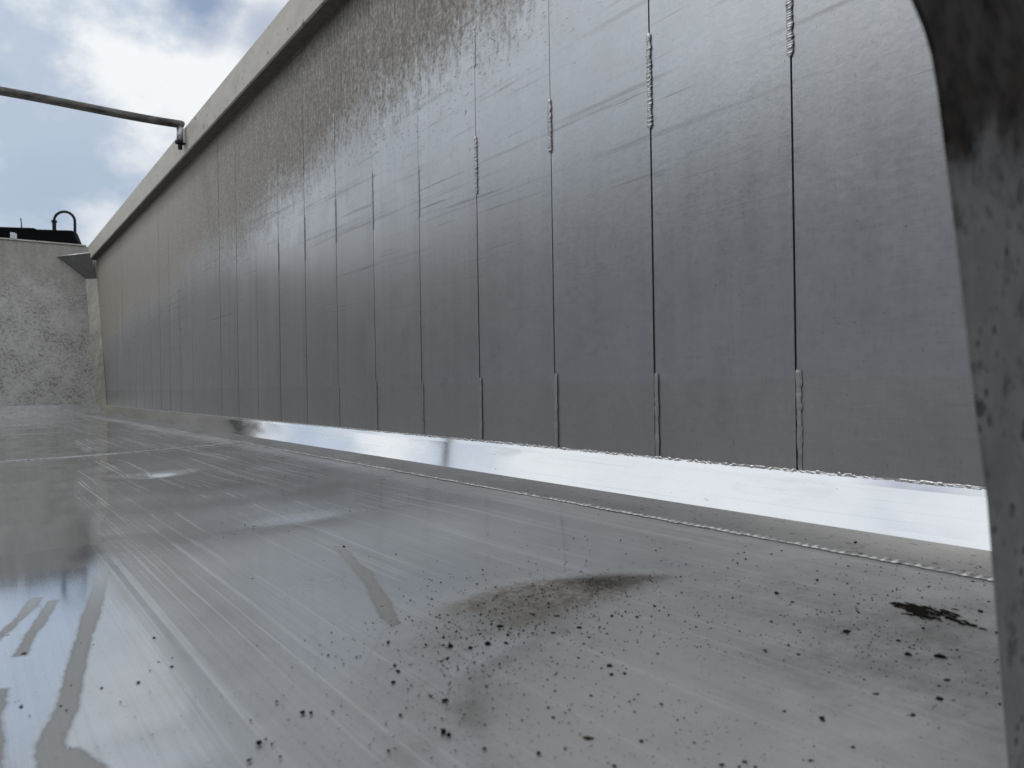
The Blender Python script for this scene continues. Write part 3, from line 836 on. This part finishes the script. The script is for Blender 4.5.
zl(700, 500, 2.864, [(595,443,8),(688,450,11),(686,572,8),(610,618,7),(858,585,6),(503,557,6),(420,378,7),(453,297,5),(490,408),(803,320,6),(205,155,4),(445,128,5),(425,190,4),(475,205,4),(685,533,5),(708,517,5),(470,515,5),(640,368),(850,380,7),(450,318,4),(490,310,4),(570,404,5)])
zl(0, 560, 3.69, [(345,315,4.5),(78,540,6),(568,290,4),(88,348,6),(375,472,4.5),(510,452),(245,553,5),(225,537,4),(475,275,3),(30,280,4),(72,332,5),(262,462,3)])
zl(130, 440, 3.53, [(330,346,3.5),(433,493,4),(755,378,4),(890,587,4)])
zl(0, 400, 2.088, [(540,717,8),(520,752,7),(585,745,7),(632,653,6),(578,630,5),(650,655,5),(568,718,5),(555,708,4),(695,650,4)])
CL = 'small dark crumb of dirt lying loose on the grey metal floor'
for i, (px, py, wp) in enumerate(raw):
    p, dep = on_floor(px, py)
    if p.x > KX - 0.01: continue
    o = bpy.data.objects.new('dirt_crumb', protos[i % 8]); COL.objects.link(o)
    r = max(wp, 3) * dep / FPX * 0.5 * random.uniform(0.4, 0.8)
    if p.x > WELDX + 0.01: p.z = F + 0.002
    o.location = (p.x, p.y, p.z - 0.0004)
    o.scale = (r, r, r * random.uniform(0.8, 1.3)); o.rotation_euler = (0, 0, random.uniform(0, 6.28))
    tag(o, CL, 'dirt crumb', 'dark dirt crumbs scattered on the floor')

def special(name, label, cat, px, py, r, long_, flat, rot, mat, seed):
    p, dep = on_floor(px, py)
    v, f = lump(seed, r, flat, long_)
    ca, sa = math.cos(rot), math.sin(rot)
    v = [(p.x + a * ca - b * sa, p.y + a * sa + b * ca, p.z - 0.0006 + c) for a, b, c in v]
    return tag(link_mesh(name, v, f, mat, None, True), label, cat)
special('dirt_lump', 'largest brown flake of dirt low in the middle of the floor', 'dirt lump', 588, 738, 0.0018, 2.2, 0.35, -0.7, M['bcrumb'], 31)
special('seed', 'round brown seed beside a dark sliver right of the brown silt patch', 'seed', 611.5, 675, 0.0017, 1.0, 0.7, 0.3, M['bcrumb'], 33)

# the wet muddy smear by the door: fibres in one flat clot
q = random.Random(5)
v, f = [], []
a0 = on_floor(898, 604)[0]; a1 = on_floor(1002, 634)[0]
L = (a1 - a0).length; dv = (a1 - a0).normalized(); lv = Vector((-dv.y, dv.x, 0))
mb = MB()
for k in range(190):
    t0 = abs(q.gauss(0.28, 0.22)); 
    if t0 > 0.95: continue
    sp = 0.020 * math.sin(PI * min(1, t0 * 1.15 + 0.1)) ** 1.2
    c = a0 + dv * (t0 * L) + lv * q.gauss(0, max(0.002, sp * 0.55))
    lv_, lf = lump(700 + k, q.uniform(0.0006, 0.0018), 0.45, q.uniform(1.4, 5.0))
    an = math.atan2(dv.y, dv.x) + q.gauss(0, 0.16)
    ca, sa = math.cos(an), math.sin(an)
    mb.add([(c.x + x_ * ca - y_ * sa, c.y + x_ * sa + y_ * ca, floor_z(c.x) - 0.0004 + z_) for x_, y_, z_ in lv_], lf)
tag(mb.build('mud_smear', M['mud'], None, True), 'long black muddy smear on the floor beside the dark door edge', 'mud smear')

# fine grit, uncountable
q = random.Random(99)
mb = MB()
centers = [(480,630,45,16,260),(455,690,30,35,200),(590,590,50,10,200),(850,630,90,45,420),(780,700,110,45,300),(540,600,60,25,200),(470,640,70,30,420),(600,612,90,22,260),(760,650,120,50,330),(880,640,80,60,380),(420,700,120,60,330),(700,560,140,40,220),(940,690,60,60,260),(200,660,170,70,150),(620,720,160,50,280),(960,580,50,12,160),(300,560,150,40,70)]
for (cx, cy, sx_, sy_, n) in centers:
    for _ in range(n):
        px, py = q.gauss(cx, sx_), q.gauss(cy, sy_)
        if py < 450 or py > 790 or px < -20 or px > 1030: continue
        p, dep = on_floor(px, py)
        if p.x > KX - 0.01: continue
        zf = F + 0.0022 if p.x > WELDX + 0.004 else p.z
        r = min(0.0015, abs(q.gauss(0, 0.95)) * dep / FPX * 0.5 + 0.00015)
        an = q.uniform(0, 6.28); e = q.uniform(1, 1.9)
        ca, sa = math.cos(an) * r, math.sin(an) * r
        mb.add([(p.x + ca * e, p.y + sa * e, zf), (p.x - sa, p.y + ca, zf), (p.x - ca * e, p.y - sa * e, zf), (p.x + sa, p.y - ca, zf), (p.x, p.y, zf + r * 0.8)],
               [(0,1,4),(1,2,4),(2,3,4),(3,0,4)])
tag(mb.build('floor_grit', M['crumb'], None), 'fine dark grit strewn over the near part of the metal floor', 'grit', kind='stuff')

# ------------------------------------------------------------------ ground
m = NT('yard_ground')
n1 = m.noise(m.map((1, 1, 1)), 3, 8, 0.6)
m.set(color=m.mix(m.lin(n1, 0.3, 0.7), (0.09, 0.088, 0.083), (0.17, 0.165, 0.155)), rough=0.9, normal=m.bump(n1, 0.3, 0.01))
mb = MB(); mb.add([(-600, -600, 0), (600, -600, 0), (600, 600, 0), (-600, 600, 0)], [(0, 1, 2, 3)])
g = mb.build('ground', m.m, None); g['kind'] = 'structure'; g['label'] = 'grey yard ground around and under the trailer'

# ------------------------------------------------------------------ sky and sun
SUN_EL, SUN_AZ = math.radians(52), math.radians(-55)     # azimuth from +Y towards +X
w = bpy.data.worlds.new('World'); SC.world = w; w.use_nodes = True
t = w.node_tree; nn = t.nodes; nn.clear()
out = nn.new('ShaderNodeOutputWorld'); bg = nn.new('ShaderNodeBackground'); t.links.new(bg.outputs[0], out.inputs[0])
bg.inputs['Strength'].default_value = 0.10
sky = nn.new('ShaderNodeTexSky'); sky.sky_type = 'NISHITA'; sky.sun_disc = False
sky.sun_elevation = SUN_EL; sky.sun_rotation = SUN_AZ; sky.altitude = 100; sky.air_density = 1.0; sky.dust_density = 1.2
tc = nn.new('ShaderNodeTexCoord')
sep = nn.new('ShaderNodeSeparateXYZ'); t.links.new(tc.outputs['Generated'], sep.inputs[0])
def wm(op, a, b=0.0, clamp=False):
    n = nn.new('ShaderNodeMath'); n.operation = op; n.use_clamp = clamp
    for i, x in enumerate((a, b)):
        if hasattr(x, 'is_output'): t.links.new(x, n.inputs[i])
        else: n.inputs[i].default_value = x
    return n.outputs[0]
comb = nn.new('ShaderNodeCombineXYZ')
t.links.new(sep.outputs[0], comb.inputs[0]); t.links.new(sep.outputs[1], comb.inputs[1])
t.links.new(wm('MULTIPLY', sep.outputs[2], 1.5), comb.inputs[2])
def wnoise(scale, detail, rough, loc, dist=0.0):
    mp = nn.new('ShaderNodeMapping'); t.links.new(comb.outputs[0], mp.inputs[0]); mp.inputs['Location'].default_value = loc
    n = nn.new('ShaderNodeTexNoise'); t.links.new(mp.outputs[0], n.inputs['Vector'])
    n.inputs['Scale'].default_value = scale; n.inputs['Detail'].default_value = detail; n.inputs['Roughness'].default_value = rough
    n.inputs['Distortion'].default_value = dist
    return n.outputs[0]
def wss(v, a, b):
    n = nn.new('ShaderNodeMapRange'); n.interpolation_type = 'SMOOTHSTEP'
    t.links.new(v, n.inputs[0]); n.inputs[1].default_value = a; n.inputs[2].default_value = b
    return n.outputs[0]
cov = wss(wnoise(2.4, 9, 0.58, (0.55, 0.30, 0), 0.1), 0.30, 0.46)
shade = wss(wnoise(4.6, 9, 0.58, (2.2, 5.1, 0), 0.1), 0.38, 0.57)
def wmix(f, a, b):
    n = nn.new('ShaderNodeMix'); n.data_type = 'RGBA'
    for i, x in ((0, f), (6, a), (7, b)):
        if hasattr(x, 'is_output'): t.links.new(x, n.inputs[i])
        else: n.inputs[i].default_value = x
    return n.outputs[2]
cloud = wmix(shade, (4.8, 5.65, 6.8, 1), (8.9, 9.1, 9.3, 1))
up = wm('ADD', wm('MULTIPLY', wm('MAXIMUM', sep.outputs[2], 0.0), 0.22), 0.92)
vm = nn.new('ShaderNodeVectorMath'); vm.operation = 'SCALE'
cloud = wmix(wss(sep.outputs[2], 0.40, 0.75), cloud, (7.3, 7.65, 8.0, 1))
t.links.new(cloud, vm.inputs[0]); t.links.new(up, vm.inputs['Scale'])
cloud = vm.outputs[0]
gaps = None
wn = wnoise(5.5, 6, 0.6, (1.3, 0.2, 0))
for gx, gy, rad, amt in ((203, -6, 0.042, 0.85), (266, 34, 0.035, 0.6), (60, 205, 0.08, 0.35), (120, 195, 0.06, 0.3)):
    gd = ray(gx, gy).normalized()
    dp = nn.new('ShaderNodeVectorMath'); dp.operation = 'DISTANCE'
    t.links.new(tc.outputs['Generated'], dp.inputs[0]); dp.inputs[1].default_value = gd
    dd = wm('ADD', dp.outputs['Value'], wm('MULTIPLY', wm('SUBTRACT', wn, 0.5), 0.13))
    n = nn.new('ShaderNodeMapRange'); n.interpolation_type = 'SMOOTHSTEP'
    t.links.new(dd, n.inputs[0]); n.inputs[1].default_value = 0.0; n.inputs[2].default_value = rad * 1.6
    n.inputs[3].default_value = amt; n.inputs[4].default_value = 0.0
    gaps = n.outputs[0] if gaps is None else wm('MAXIMUM', gaps, n.outputs[0])
cov = wm('MULTIPLY', cov, wm('SUBTRACT', 1.0, gaps))
colr = wmix(cov, sky.outputs[0], cloud)
t.links.new(colr, bg.inputs[0])

sd_ = bpy.data.lights.new('sun', 'SUN'); sd_.energy = 0.8; sd_.angle = math.radians(14); sd_.color = (1.0, 0.95, 0.88)
sun = bpy.data.objects.new('sun', sd_); COL.objects.link(sun)
dirv = Vector((math.sin(SUN_AZ) * math.cos(SUN_EL), math.cos(SUN_AZ) * math.cos(SUN_EL), math.sin(SUN_EL)))
sun.rotation_euler = dirv.to_track_quat('Z', 'Y').to_euler(); sun.location = (0, 0, 12)

vs = SC.view_settings
vs.view_transform = 'Standard'; vs.look = 'None'; vs.exposure = 0.04; vs.gamma = 1.0; vs.use_curve_mapping = False
SC.cycles.max_bounces = 10
SC.cycles.use_denoising = True
SC.cycles.denoising_prefilter = 'NONE'
